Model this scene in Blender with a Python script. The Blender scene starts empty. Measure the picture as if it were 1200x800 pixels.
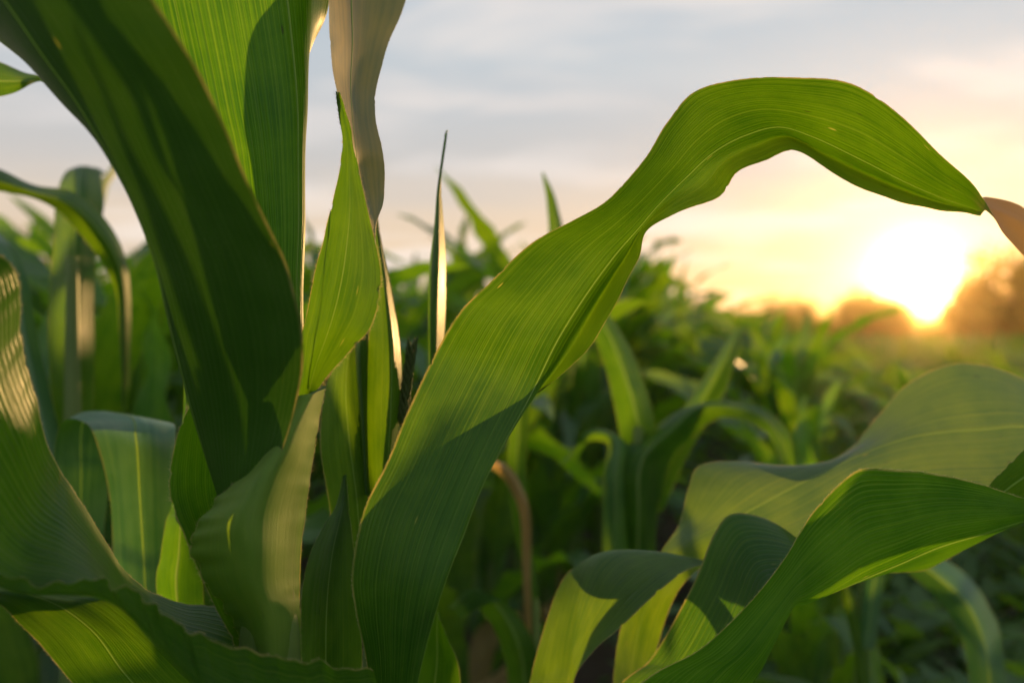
import bpy, math, random
import numpy as np
from mathutils import Vector, Matrix

random.seed(11)
rng = np.random.default_rng(11)
S = bpy.context.scene
COL = S.collection

# ------------------------------------------------------------------ camera
F = 933.0            # focal length in photo pixels (1200 wide, 28 mm on 36 mm)
HX, HY = 600.0, 385.0  # principal column, horizon row
CZ = 0.95            # eye height above the soil
cam = bpy.data.cameras.new('camera')
camo = bpy.data.objects.new('camera', cam)
COL.objects.link(camo)
cam.sensor_width = 36.0
cam.lens = 36.0 * F / 1200.0
cam.shift_y = -15.0 / 1200.0
cam.clip_start = 0.02
cam.clip_end = 3000.0
camo.location = (0, 0, CZ)
camo.rotation_euler = (math.radians(90), 0, 0)
cam.dof.use_dof = True
cam.dof.focus_distance = 0.43
cam.dof.aperture_fstop = 4.0
S.camera = camo


def pix(px, py, d):
    """photo pixel at distance d (along the view axis) -> world point"""
    return Vector(((px - HX) / F * d, d, CZ + (HY - py) / F * d))


# ------------------------------------------------------------------ light
SUN_DIR = Vector(((1075 - HX) / F, 1.0, (HY - 322) / F)).normalized()
SUN_AZ = math.atan2(SUN_DIR.x, SUN_DIR.y)
SUN_EL = math.asin(SUN_DIR.z)
sl = bpy.data.lights.new('sun', 'SUN')
sl.energy = 5.0
sl.angle = math.radians(1.2)
sl.color = (1.0, 0.57, 0.21)
so = bpy.data.objects.new('sun', sl)
COL.objects.link(so)
so.rotation_euler = SUN_DIR.to_track_quat('Z', 'Y').to_euler()

W = bpy.data.worlds.new('World')
S.world = W
W.use_nodes = True
wn, wl = W.node_tree.nodes, W.node_tree.links
wn.clear()


class NB:
    """small node-graph helper"""
    def __init__(self, tree):
        self.t = tree

    def n(self, typ, **kw):
        x = self.t.nodes.new(typ)
        for k, v in kw.items():
            setattr(x, k, v)
        return x

    def put(self, sock, v):
        if hasattr(v, 'is_output'):
            self.t.links.new(v, sock)
        elif v is not None:
            sock.default_value = v

    def math(self, op, a, b=None, c=None, clamp=False):
        x = self.n('ShaderNodeMath', operation=op, use_clamp=clamp)
        for i, v in enumerate((a, b, c)):
            self.put(x.inputs[i], v)
        return x.outputs[0]

    def vmath(self, op, a, b=None, out=0):
        x = self.n('ShaderNodeVectorMath', operation=op)
        self.put(x.inputs[0], a)
        self.put(x.inputs[1], b)
        return x.outputs[out]

    def mix(self, f, a, b, blend='MIX'):
        x = self.n('ShaderNodeMix', data_type='RGBA', blend_type=blend)
        self.put(x.inputs[0], f)
        self.put(x.inputs[6], a)
        self.put(x.inputs[7], b)
        return x.outputs[2]

    def ramp(self, f, stops, interp='LINEAR'):
        x = self.n('ShaderNodeValToRGB')
        x.color_ramp.interpolation = interp
        e = x.color_ramp.elements
        while len(e) < len(stops):
            e.new(0.5)
        for el, (p, c) in zip(e, stops):
            el.position = p
            el.color = (*c, 1) if len(c) == 3 else c
        self.put(x.inputs[0], f)
        return x.outputs[0]

    def noise(self, vec, scale=5, detail=3, rough=0.5, dist=0.0):
        x = self.n('ShaderNodeTexNoise')
        self.put(x.inputs['Vector'], vec)
        x.inputs['Scale'].default_value = scale
        x.inputs['Detail'].default_value = detail
        x.inputs['Roughness'].default_value = rough
        x.inputs['Distortion'].default_value = dist
        return x.outputs[0]

    def mapr(self, v, a, b, c=0.0, d=1.0, smooth=False):
        x = self.n('ShaderNodeMapRange')
        if smooth:
            x.interpolation_type = 'SMOOTHSTEP'
        self.put(x.inputs[0], v)
        for i, q in enumerate((a, b, c, d)):
            x.inputs[i + 1].default_value = q
        return x.outputs[0]

    def comb(self, x, y, z=0.0):
        c = self.n('ShaderNodeCombineXYZ')
        for i, v in enumerate((x, y, z)):
            self.put(c.inputs[i], v)
        return c.outputs[0]


# world: Nishita sky, a thin veil of evening cloud over it, the sun's aureole
b = NB(W.node_tree)
sky = b.n('ShaderNodeTexSky', sky_type='NISHITA', sun_disc=False)
sky.sun_elevation = SUN_EL
sky.sun_rotation = SUN_AZ
sky.air_density = 1.0
sky.dust_density = 2.0
sky.ozone_density = 1.5
tc = b.n('ShaderNodeTexCoord')
D = tc.outputs['Generated']
sep = b.n('ShaderNodeSeparateXYZ')
b.put(sep.inputs[0], D)
zc = b.math('MAXIMUM', sep.outputs[2], 0.0)
dt = b.vmath('DOT_PRODUCT', b.vmath('NORMALIZE', D), tuple(SUN_DIR), out=1)
veil_w = b.ramp(zc, [(0.0, (0.90, 0.56, 0.29)), (0.08, (0.82, 0.61, 0.41)), (0.18, (0.70, 0.61, 0.53)),
                     (0.28, (0.58, 0.61, 0.63)), (0.40, (0.44, 0.53, 0.61)), (1.0, (0.38, 0.48, 0.60))])
veil_c = b.ramp(zc, [(0.0, (0.52, 0.52, 0.54)), (0.15, (0.50, 0.54, 0.59)), (0.40, (0.44, 0.52, 0.61)), (1.0, (0.38, 0.48, 0.60))])
veil = b.mix(b.mapr(dt, -0.45, 0.45, 0, 1, True), veil_c, veil_w)      # warm towards the sun, cool away from it
den = b.math('ADD', zc, 0.16)
cu = b.math('DIVIDE', sep.outputs[0], den)
cv = b.math('DIVIDE', sep.outputs[1], den)
cl1 = b.noise(b.comb(b.math('MULTIPLY', cu, 0.75), b.math('MULTIPLY', cv, 1.5), 0.0), 1.15, 4, 0.5, 0.35)
cl2 = b.noise(b.comb(b.math('MULTIPLY', cu, 0.5), cv, 4.0), 0.7, 4, 0.5, 0.2)
cm = b.mapr(cl1, 0.46, 0.62, 0, 1, True)
cd = b.mapr(cl2, 0.45, 0.62, 0, 1, True)
veil2 = b.mix(b.math('MULTIPLY', cm, 0.75), veil, (0.92, 0.82, 0.75, 1))
veil3 = b.mix(b.math('MULTIPLY', cd, 0.40), veil2, (0.42, 0.47, 0.53, 1))
nish = b.vmath('SCALE', sky.outputs[0])
nish.node.inputs['Scale'].default_value = 0.10
base = b.mix(0.88, nish, b.mix(0.10, veil3, (0, 0, 0, 1)))
ang = b.math('ARCCOSINE', b.math('MINIMUM', dt, 1.0))


def lobe(sig, col, k):
    g = b.math('EXPONENT', b.math('MULTIPLY', b.math('POWER', b.math('DIVIDE', ang, sig), 2.0), -1.0))
    v = b.vmath('SCALE', tuple(c * k for c in col))
    b.put(v.node.inputs['Scale'], g)
    return v


tot = b.vmath('ADD', base, lobe(math.radians(1.5), (1.0, 0.80, 0.45), 14.0))
tot = b.vmath('ADD', tot, lobe(math.radians(3.6), (1.0, 0.62, 0.24), 0.85))
bg = b.n('ShaderNodeBackground')
b.put(bg.inputs[0], tot)
bg.inputs[1].default_value = 1.0
wo = b.n('ShaderNodeOutputWorld')
b.put(wo.inputs[0], bg.outputs[0])

S.view_settings.view_transform = 'Standard'
S.view_settings.look = 'None'
S.view_settings.exposure = 0.38
S.view_settings.gamma = 1.0
S.cycles.use_denoising = True
S.cycles.max_bounces = 6
S.cycles.transmission_bounces = 4
S.cycles.diffuse_bounces = 3
S.cycles.use_adaptive_sampling = True
S.cycles.adaptive_threshold = 0.02
S.cycles.volume_bounces = 0
S.cycles.sample_clamp_indirect = 6.0


# ------------------------------------------------------------------ materials
def new_mat(name):
    m = bpy.data.materials.new(name)
    m.use_nodes = True
    m.node_tree.nodes.clear()
    return m, NB(m.node_tree)


def leaf_mat(name, refl_a, refl_b, tr_a, tr_b, trans=0.5, rough=0.42, vein_n=24.0, detail=True, vein_k=0.30, spec=0.36, dry_or_sun_tan=None):
    m, b = new_mat(name)
    uv = b.n('ShaderNodeUVMap', uv_map='leaf')
    sp = b.n('ShaderNodeSeparateXYZ')
    b.put(sp.inputs[0], uv.outputs[0])
    u, v = sp.outputs[0], sp.outputs[1]
    info = b.n('ShaderNodeObjectInfo')
    rnd = info.outputs['Random']
    off = b.math('MULTIPLY', rnd, 37.0)
    c = b.math('ABSOLUTE', b.math('SUBTRACT', b.math('MULTIPLY', u, 2.0), 1.0))
    # fine parallel streaks, broad bands, mottling
    s1 = not detail or b.noise(b.comb(b.math('MULTIPLY', u, 150.0), b.math('MULTIPLY', v, 2.2), off), 1.0, 2, 0.6)
    s2 = b.noise(b.comb(b.math('MULTIPLY', u, 22.0), b.math('MULTIPLY', v, 1.6), off), 1.0, 3, 0.55)
    if not detail:
        s1 = s2
    s3 = b.noise(b.comb(b.math('MULTIPLY', u, 3.2), b.math('MULTIPLY', v, 26.0), off), 1.0, 4, 0.6)
    wob = b.math('MULTIPLY', b.math('SUBTRACT', s2, 0.5), 0.55)
    ph = b.math('FRACT', b.math('ADD', b.math('MULTIPLY', u, vein_n * 2), wob))
    line = b.math('ABSOLUTE', b.math('SUBTRACT', ph, 0.5))          # 0 at the vein
    vein = b.mapr(line, 0.0, 0.22, 1.0, 0.0, True)
    veinv = b.math('MULTIPLY', vein, b.mapr(s2, 0.3, 0.7, 0.25, 1.0))
    ph2 = b.math('FRACT', b.math('ADD', b.math('MULTIPLY', u, vein_n * 0.47), b.math('MULTIPLY', wob, 0.6)))
    big = b.mapr(b.math('ABSOLUTE', b.math('SUBTRACT', ph2, 0.5)), 0.0, 0.06, 1.0, 0.0, True)
    veinv = b.math('MAXIMUM', veinv, b.math('MULTIPLY', big, b.mapr(s2, 0.25, 0.6, 0.5, 1.3)))
    fac = b.math('ADD', b.math('MULTIPLY', s1, 0.45), b.math('MULTIPLY', s3, 0.55))
    fac = b.mapr(fac, 0.32, 0.66, 0, 1, True)
    refl = b.mix(fac, (*refl_a, 1), (*refl_b, 1))
    tr = b.mix(fac, (*tr_a, 1), (*tr_b, 1))
    lv = (min(1, tr_b[0] * 2.0 + .03), min(1, tr_b[1] * 1.5 + .02), tr_b[2] * 1.5 + .02)
    tr = b.mix(b.math('MULTIPLY', veinv, vein_k), tr, (*lv, 1))
    refl = b.mix(b.math('MULTIPLY', veinv, vein_k * 0.6), refl, (0.13, 0.20, 0.06, 1))
    # insect nibbles and pale flecks
    if detail:
        vo = b.n('ShaderNodeTexVoronoi', feature='F1')
        b.put(vo.inputs['Vector'], b.comb(b.math('MULTIPLY', u, 11.0), b.math('MULTIPLY', v, 22.0), off))
        vo.inputs['Scale'].default_value = 1.0
        spk = b.mapr(vo.outputs['Distance'], 0.035, 0.075, 1.0, 0.0, True)
        pick = b.n('ShaderNodeSeparateColor')
        b.put(pick.inputs[0], vo.outputs['Color'])
        pale = b.math('MULTIPLY', spk, b.math('GREATER_THAN', pick.outputs[0], 0.62))
        dark = b.math('MULTIPLY', spk, b.math('LESS_THAN', pick.outputs[0], 0.22))
        tr = b.mix(b.math('MULTIPLY', pale, 0.8), tr, (0.75, 0.72, 0.10, 1))
        tr = b.mix(b.math('MULTIPLY', dark, 0.7), tr, (0.05, 0.05, 0.01, 1))
        refl = b.mix(b.math('MULTIPLY', dark, 0.6), refl, (0.03, 0.03, 0.012, 1))
    # dust and pollen grains
        du = b.noise(b.comb(b.math('MULTIPLY', u, 260.0), b.math('MULTIPLY', v, 2600.0), off), 1.0, 1, 0.5)
        dm = b.math('MULTIPLY', b.mapr(du, 0.66, 0.74, 0, 1), b.mapr(s3, 0.45, 0.65, 0.1, 0.8))
        refl = b.mix(dm, refl, (0.30, 0.29, 0.18, 1))
    # thin pale margin
    mg = b.mapr(c, 0.974, 0.992, 0.0, 1.0, True)
    mg = b.math('MULTIPLY', mg, b.mapr(b.noise(b.comb(b.math('MULTIPLY', v, 60.0), off), 1.0, 3, 0.6), 0.35, 0.6, 0.15, 1.0))
    refl = b.mix(mg, refl, (0.17, 0.19, 0.06, 1))
    tr = b.mix(mg, tr, (0.62, 0.54, 0.12, 1))
    if dry_or_sun_tan:  # blade past this length turns tan, grazing sunlight painted into the colour
        dv = b.mapr(b.math('ADD', v, b.math('MULTIPLY', b.math('SUBTRACT', s2, 0.5), 0.03)), dry_or_sun_tan[0], dry_or_sun_tan[1], 0, 1, True)
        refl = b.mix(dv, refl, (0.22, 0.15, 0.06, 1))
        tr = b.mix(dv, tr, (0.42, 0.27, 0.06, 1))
    hs = b.n('ShaderNodeHueSaturation')
    b.put(hs.inputs['Hue'], b.mapr(rnd, 0, 1, 0.488, 0.508))
    b.put(hs.inputs['Value'], b.mapr(rnd, 0, 1, 0.88, 1.12))
    b.put(hs.inputs['Color'], tr)
    bump = b.n('ShaderNodeBump')
    bump.inputs['Strength'].default_value = 0.45
    bump.inputs['Distance'].default_value = 0.0006
    b.put(bump.inputs['Height'], b.math('ADD', b.math('MULTIPLY', vein, -0.6), b.math('ADD', s1, b.math('MULTIPLY', s3, 1.2))))
    pr = b.n('ShaderNodeBsdfPrincipled')
    b.put(pr.inputs['Base Color'], refl)
    b.put(pr.inputs['Roughness'], b.mapr(s3, 0.3, 0.7, rough - 0.06, rough + 0.10))
    pr.inputs['Specular IOR Level'].default_value = spec
    tl = b.n('ShaderNodeBsdfTranslucent')
    b.put(tl.inputs[0], hs.outputs[0])
    if detail:
        b.put(pr.inputs['Normal'], bump.outputs[0])
        b.put(tl.inputs[1], bump.outputs[0])
    mx = b.n('ShaderNodeMixShader')
    mx.inputs[0].default_value = trans
    b.put(mx.inputs[1], pr.outputs[0])
    b.put(mx.inputs[2], tl.outputs[0])
    o = b.n('ShaderNodeOutputMaterial')
    b.put(o.inputs[0], mx.outputs[0])
    return m


def simple_mat(name, ca, cb, scale=(40, 40, 40), rough=0.6, trans=0.0, tcol=None, bump=0.3, bdist=0.001, coord='Object'):
    m, b = new_mat(name)
    tcn = b.n('ShaderNodeTexCoord')
    vec = b.vmath('MULTIPLY', tcn.outputs[coord], scale)
    n1 = b.noise(vec, 1.0, 5, 0.6)
    f = b.mapr(n1, 0.32, 0.68, 0, 1)
    colr = b.mix(f, (*ca, 1), (*cb, 1))
    bm = b.n('ShaderNodeBump')
    bm.inputs['Strength'].default_value = bump
    bm.inputs['Distance'].default_value = bdist
    b.put(bm.inputs['Height'], n1)
    pr = b.n('ShaderNodeBsdfPrincipled')
    b.put(pr.inputs['Base Color'], colr)
    pr.inputs['Roughness'].default_value = rough
    b.put(pr.inputs['Normal'], bm.outputs[0])
    o = b.n('ShaderNodeOutputMaterial')
    if trans > 0:
        tl = b.n('ShaderNodeBsdfTranslucent')
        tl.inputs[0].default_value = (*tcol, 1)
        mx = b.n('ShaderNodeMixShader')
        mx.inputs[0].default_value = trans
        b.put(mx.inputs[1], pr.outputs[0])
        b.put(mx.inputs[2], tl.outputs[0])
        b.put(o.inputs[0], mx.outputs[0])
    else:
        b.put(o.inputs[0], pr.outputs[0])
    return m


SUN_TIP_V = (0.692, 0.712)      # metres along the long leaf where the painted sun gold of its tip begins
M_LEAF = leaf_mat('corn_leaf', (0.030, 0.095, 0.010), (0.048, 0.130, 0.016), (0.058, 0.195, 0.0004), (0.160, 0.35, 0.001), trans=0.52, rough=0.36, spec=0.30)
M_HERO = leaf_mat('long_corn_leaf', (0.030, 0.095, 0.010), (0.048, 0.130, 0.016), (0.050, 0.185, 0.0004), (0.140, 0.34, 0.001), trans=0.52, rough=0.36, spec=0.30, dry_or_sun_tan=SUN_TIP_V)
M_LEAF_D = leaf_mat('corn_leaf_dark', (0.026, 0.085, 0.006), (0.040, 0.110, 0.010), (0.040, 0.13, 0.001), (0.07, 0.18, 0.001), trans=0.14, rough=0.50, vein_k=0.15, spec=0.25)  # darker and less translucent: the broad leaf's shade is put into the colour
M_SHEATH = leaf_mat('leaf_sheath', (0.12, 0.24, 0.028), (0.19, 0.31, 0.045), (0.20, 0.38, 0.006), (0.32, 0.48, 0.010), trans=0.38, rough=0.5, vein_n=34)
M_TEAL = leaf_mat('waxy_sky_tinted_leaf', (0.045, 0.125, 0.055), (0.075, 0.165, 0.080), (0.06, 0.26, 0.004), (0.14, 0.38, 0.008), trans=0.22, rough=0.36, detail=False, spec=0.6)  # bluish wax, with the sky's blue sheen partly put into the colour
M_BACK = leaf_mat('field_corn_leaf', (0.042, 0.115, 0.034), (0.070, 0.158, 0.048), (0.085, 0.28, 0.001), (0.26, 0.48, 0.003), trans=0.46, rough=0.44, vein_n=10, detail=False, spec=0.5)
M_TWIST = leaf_mat('sun_toned_twisted_leaf', (0.15, 0.13, 0.045), (0.24, 0.18, 0.06), (0.20, 0.30, 0.01), (0.34, 0.38, 0.02), trans=0.36, rough=0.40, detail=False, vein_k=0.2, spec=0.4)  # tan base colour stands in for the low sun's gold
M_GLOSS = leaf_mat('glossy_corn_leaf', (0.055, 0.120, 0.024), (0.085, 0.160, 0.034), (0.085, 0.24, 0.001), (0.23, 0.42, 0.003), trans=0.44, rough=0.34, spec=0.65)
M_RIB = simple_mat('leaf_midrib', (0.13, 0.22, 0.06), (0.19, 0.28, 0.09), (300, 300, 60), 0.45, 0.48, (0.28, 0.46, 0.04))
M_HAIR = simple_mat('leaf_hair', (0.45, 0.38, 0.22), (0.55, 0.48, 0.30), (200, 200, 200), 0.5, 0.6, (0.75, 0.62, 0.30))
M_STALK = simple_mat('corn_stalk', (0.09, 0.16, 0.03), (0.15, 0.22, 0.05), (120, 120, 8), 0.5, 0.15, (0.3, 0.4, 0.03))
M_TASSEL = simple_mat('tassel_bud', (0.05, 0.09, 0.02), (0.13, 0.17, 0.05), (500, 500, 500), 0.6, 0.2, (0.3, 0.35, 0.05))
M_DRY = leaf_mat('drying_corn_leaf', (0.22, 0.16, 0.06), (0.34, 0.25, 0.10), (0.50, 0.34, 0.08), (0.66, 0.46, 0.12), vein_n=10, detail=False)
M_BARK = simple_mat('tree_bark', (0.05, 0.035, 0.022), (0.11, 0.08, 0.05), (6, 6, 1.5), 0.9, bump=0.6, bdist=0.03)
M_TREE = simple_mat('tree_foliage', (0.035, 0.055, 0.014), (0.08, 0.10, 0.028), (1.2, 1.2, 1.2), 0.6, 0.5, (0.40, 0.33, 0.03))
M_WEED = simple_mat('weed_leaf', (0.04, 0.10, 0.025), (0.08, 0.16, 0.04), (14, 14, 14), 0.55, 0.4, (0.22, 0.40, 0.02))


def soil_mat():
    m, b = new_mat('field_soil')
    g = b.n('ShaderNodeNewGeometry')
    p = g.outputs['Position']
    n1 = b.noise(p, 2.2, 6, 0.6)
    n2 = b.noise(p, 38.0, 6, 0.65)
    n3 = b.noise(p, 0.35, 3, 0.5)
    f = b.math('ADD', b.math('MULTIPLY', n1, 0.5), b.math('MULTIPLY', n2, 0.5))
    c = b.ramp(f, [(0.3, (0.022, 0.014, 0.009)), (0.5, (0.055, 0.036, 0.022)), (0.72, (0.105, 0.074, 0.046))])
    c = b.mix(b.mapr(n3, 0.4, 0.7, 0, 0.35), c, (0.085, 0.065, 0.04, 1))
    bm = b.n('ShaderNodeBump')
    bm.inputs['Strength'].default_value = 0.9
    bm.inputs['Distance'].default_value = 0.02
    b.put(bm.inputs['Height'], f)
    pr = b.n('ShaderNodeBsdfPrincipled')
    b.put(pr.inputs['Base Color'], c)
    pr.inputs['Roughness'].default_value = 0.95
    b.put(pr.inputs['Normal'], bm.outputs[0])
    o = b.n('ShaderNodeOutputMaterial')
    b.put(o.inputs[0], pr.outputs[0])
    return m


M_SOIL = soil_mat()


# ------------------------------------------------------------------ helpers
def mesh_np(name, verts, faces, mat, uv=None, smooth=True):
    me = bpy.data.meshes.new(name)
    verts = np.asarray(verts, dtype=np.float32).reshape(-1, 3)
    faces = np.asarray(faces, dtype=np.int32)
    k = faces.shape[1]
    me.vertices.add(len(verts))
    me.vertices.foreach_set('co', verts.ravel())
    me.loops.add(faces.size)
    me.loops.foreach_set('vertex_index', faces.ravel())
    me.polygons.add(len(faces))
    me.polygons.foreach_set('loop_start', np.arange(0, faces.size, k, dtype=np.int32))
    me.polygons.foreach_set('loop_total', np.full(len(faces), k, dtype=np.int32))
    if smooth:
        me.polygons.foreach_set('use_smooth', np.ones(len(faces), dtype=bool))
    if uv is not None:
        lay = me.uv_layers.new(name='leaf')
        lay.data.foreach_set('uv', np.asarray(uv, dtype=np.float32)[faces.ravel()].ravel())
    me.update(calc_edges=True)
    me.validate()
    me.materials.append(mat)
    return me


def link(name, me, parent=None):
    o = bpy.data.objects.new(name, me)
    COL.objects.link(o)
    if parent is not None:
        o.parent = parent
    return o


def empty(name, loc, label=None, cat=None, group=None):
    o = bpy.data.objects.new(name, None)
    o.empty_display_size = 0.05
    COL.objects.link(o)
    o.location = loc
    if label:
        tag(o, label, cat, group)
    return o


def tag(o, label, cat, group=None):
    o['label'] = label
    o['category'] = cat
    if group:
        o['group'] = group


def crom(P, n, t=None):
    """Catmull-Rom through P[0..k-1] (axis 0), n samples in all"""
    P = np.asarray(P, float)
    k = len(P)
    ext = np.concatenate([[2 * P[0] - P[1]], P, [2 * P[-1] - P[-2]]])
    t = np.linspace(0, k - 1, n) if t is None else t * (k - 1)
    i = np.minimum(t.astype(int), k - 2)
    f = (t - i)
    sh = (n,) + (1,) * (P.ndim - 1)
    f = f.reshape(sh)
    p0, p1, p2, p3 = ext[i], ext[i + 1], ext[i + 2], ext[i + 3]
    return 0.5 * ((2 * p1) + (-p0 + p2) * f + (2 * p0 - 5 * p1 + 4 * p2 - p3) * f ** 2 + (-p0 + 3 * p1 - 3 * p2 + p3) * f ** 3)


def grid_faces(nv, nu, wrap=False):
    i = np.arange(nv - 1)[:, None]
    w = nu if wrap else nu - 1
    j = np.arange(w)[None, :]
    j2 = (j + 1) % nu
    a = i * nu + j
    return np.stack([a, i * nu + j2, (i + 1) * nu + j2, (i + 1) * nu + j], -1).reshape(-1, 4)


def normals(G):
    du = np.gradient(G, axis=1)
    dv = np.gradient(G, axis=0)
    n = np.cross(du, dv)
    return n / (np.linalg.norm(n, axis=2, keepdims=True) + 1e-12)


def wave1(t, seed, freqs):
    r = np.random.default_rng(seed)
    y = np.zeros_like(t)
    for f in freqs:
        y += np.sin(2 * np.pi * (f * t + r.random())) * (0.5 + 0.5 * r.random())
    return y / len(freqs)


def tube(pts, rad, seg=12, rot=None):
    """closed-end tube along pts"""
    pts = np.asarray(pts, float)
    n = len(pts)
    T = np.gradient(pts, axis=0)
    T /= np.linalg.norm(T, axis=1, keepdims=True)
    ref = np.array([0.13, 1.0, 0.07])
    X = np.cross(T, ref)
    X /= np.linalg.norm(X, axis=1, keepdims=True)
    Y = np.cross(T, X)
    a = np.linspace(0, 2 * np.pi, seg, endpoint=False)
    rad = np.broadcast_to(np.asarray(rad, float), (n,))
    V = pts[:, None, :] + rad[:, None, None] * (np.cos(a)[None, :, None] * X[:, None, :] + np.sin(a)[None, :, None] * Y[:, None, :])
    return V.reshape(-1, 3), grid_faces(n, seg, True)


def hairs(edge, outward, along, spacing, length, width, seed):
    """tiny pointed hairs along a margin: quads tapering to a tip"""
    r = np.random.default_rng(seed)
    seglen = np.linalg.norm(np.diff(edge, axis=0), axis=1)
    s = np.concatenate([[0], np.cumsum(seglen)])
    n = max(4, int(s[-1] / spacing))
    q = np.sort(r.random(n)) * s[-1]
    i = np.clip(np.searchsorted(s, q) - 1, 0, len(edge) - 2)
    f = ((q - s[i]) / np.maximum(seglen[i], 1e-9))[:, None]
    p = edge[i] * (1 - f) + edge[i + 1] * f
    o = outward[i] + 0.55 * r.normal(size=(n, 3)) + along[i] * 0.5
    o /= np.linalg.norm(o, axis=1, keepdims=True)
    L = length * (0.35 + 0.9 * r.random(n))[:, None] * np.where(r.random(n) < 0.12, 1.6, 1.0)[:, None]
    side = np.cross(o, r.normal(size=(n, 3)))
    side /= np.linalg.norm(side, axis=1, keepdims=True)
    a = p - side * width
    c = p + side * width
    tip = p + o * L
    V = np.stack([a, c, tip], 1).reshape(-1, 3)
    Fc = np.arange(3 * n).reshape(-1, 3)
    return V, Fc


SEED = [100]


def leaf(grid, plant, mat=None, nu=41, nv=200, ruffle=(0.0, 0.0), wl=0.045, rib=True, ribw=0.0016, hair=True,
         rough=0.0012, both=(1, 1), name='leaf', ribside=-1, label=None, hairlen=0.0013, corr=0.00012, tip=0.0, droop=0.25):
    """ribbon leaf through a control grid of (photo x, photo y, distance)"""
    SEED[0] += 1
    sd = SEED[0]
    mat = mat or M_LEAF
    ctl = np.array([[tuple(pix(*p)) for p in row] for row in grid])   # S,K,3
    if tip > 0:      # the blade runs on and tapers to its point beyond the last station
        k = ctl.shape[1] // 2
        mid, d = ctl[-1, k], ctl[-1, k] - ctl[-2, k]
        d = d / (np.linalg.norm(d) + 1e-9)
        add = []
        for f, wf in ((0.4, 0.86), (0.75, 0.5), (1.0, 0.02)):
            c0 = mid + d * tip * f + np.array([0, 0, -droop * tip * f * f])
            add.append(c0 + (ctl[-1] - mid) * wf)
        ctl = np.concatenate([ctl, np.array(add)])
        nv = int(nv * 1.3)
    G = crom(ctl, nv)
    q = np.linspace(-1, 1, nu)
    u = 0.5 + 0.5 * np.sign(q) * np.abs(q) ** (1.35 if rib else 1.0)
    G = crom(G.swapaxes(0, 1), nu, u).swapaxes(0, 1)                  # nv,nu,3
    mid = G[:, nu // 2]
    s = np.concatenate([[0], np.cumsum(np.linalg.norm(np.diff(mid, axis=0), axis=1))])
    N = normals(G)
    c = 2 * u - 1
    # ruffled margins and a little unevenness
    w0 = np.clip(-c, 0, 1) ** 2.2
    w1 = np.clip(c, 0, 1) ** 2.2
    r0 = wave1(s / wl, sd, (0.7, 1.0, 1.6)) * ruffle[0]
    r1 = wave1(s / wl, sd + 7, (0.7, 1.0, 1.6)) * ruffle[1]
    disp = r0[:, None] * w0[None] + r1[:, None] * w1[None]
    uu, vv = np.meshgrid(u, s)
    r = np.random.default_rng(sd)
    for _ in range(6):
        a, bb, ph = r.normal() * 1.6, r.normal() * 30, r.random() * 6.28
        disp += rough * 0.3 * np.sin(a * uu * 3 + bb * vv + ph)
    # shallow corrugation along the veins
    disp += corr * np.sin(uu * 2 * np.pi * 26)
    G = G + N * disp[..., None]
    if hair:
        for e, e2 in ((0, 2), (nu - 1, nu - 3)):
            jit = np.abs(wave1(s / 0.004, sd + 21 + e, (0.31, 0.77, 1.3, 2.1))) ** 2.0 + 1.6 * np.exp(-((s[:, None] - r.random(5)[None] * s[-1]) / 0.0012) ** 2).sum(1)
            inw = G[:, e2] - G[:, e]
            inw /= np.linalg.norm(inw, axis=1, keepdims=True) + 1e-9
            G[:, e] += inw * (jit * 0.00075)[:, None]
    uv = np.stack([uu, vv], -1).reshape(-1, 2)
    base = np.array(plant.location)
    fc = grid_faces(nv, nu)
    if rib:
        j = np.tile(np.arange(nu - 1), nv - 1)
        fc = fc[(j != nu // 2 - 1) & (j != nu // 2)]
    me = mesh_np(name, (G - base).reshape(-1, 3), fc, mat, uv)
    o = link(name, me, plant)
    if label:
        o['label'] = label
    N = normals(G)
    if rib:
        k = nu // 2
        q = np.linspace(-1, 1, 9)
        wd = np.linalg.norm(G[:, k + 1] - G[:, k - 1], axis=1)
        A, B, Cc = G[:, k - 1], G[:, k], G[:, k + 1]
        V = np.where((q < 0)[None, :, None], B[:, None] + (A - B)[:, None] * (-q)[None, :, None], B[:, None] + (Cc - B)[:, None] * q[None, :, None])
        V = V + N[:, k][:, None, :] * (np.sqrt(np.clip(1 - q ** 2, 0, 1))[None, :] * wd[:, None] * 0.22)[..., None]
        mr = mesh_np('midrib', (V - base).reshape(-1, 3), grid_faces(nv, 9), M_RIB)
        link('midrib', mr, o)
    if hair:
        Vs, Fs, off = [], [], 0
        for e, on in ((0, both[0]), (-1, both[1])):
            if not on:
                continue
            ed = G[:, e]
            inn = G[:, 3 if e == 0 else -4]
            ou = ed - inn
            ou /= np.linalg.norm(ou, axis=1, keepdims=True) + 1e-9
            al = np.gradient(ed, axis=0)
            al /= np.linalg.norm(al, axis=1, keepdims=True) + 1e-9
            V, Fc = hairs(ed, ou, al, 0.00022, hairlen, 0.000045, sd + e)
            Vs.append(V)
            Fs.append(Fc + off)
            off += len(V)
        if Vs:
            mh = mesh_np('margin_hair', np.concatenate(Vs) - base, np.concatenate(Fs), M_HAIR, smooth=False)
            h = link('margin_hair', mh, o)
            h['kind'] = 'stuff'
    return o


def stalk(plant, pts, rad, seg=16, name='stalk'):
    """pts world points"""
    base = np.array(plant.location)
    n = 60
    P = crom(np.array([tuple(p) for p in pts]), n)
    R = crom(np.array(rad)[:, None], n)[:, 0]
    # swollen nodes
    V, Fc = tube(P, R, seg)
    return link(name, mesh_np(name, V - base, Fc, M_STALK), plant)


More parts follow.
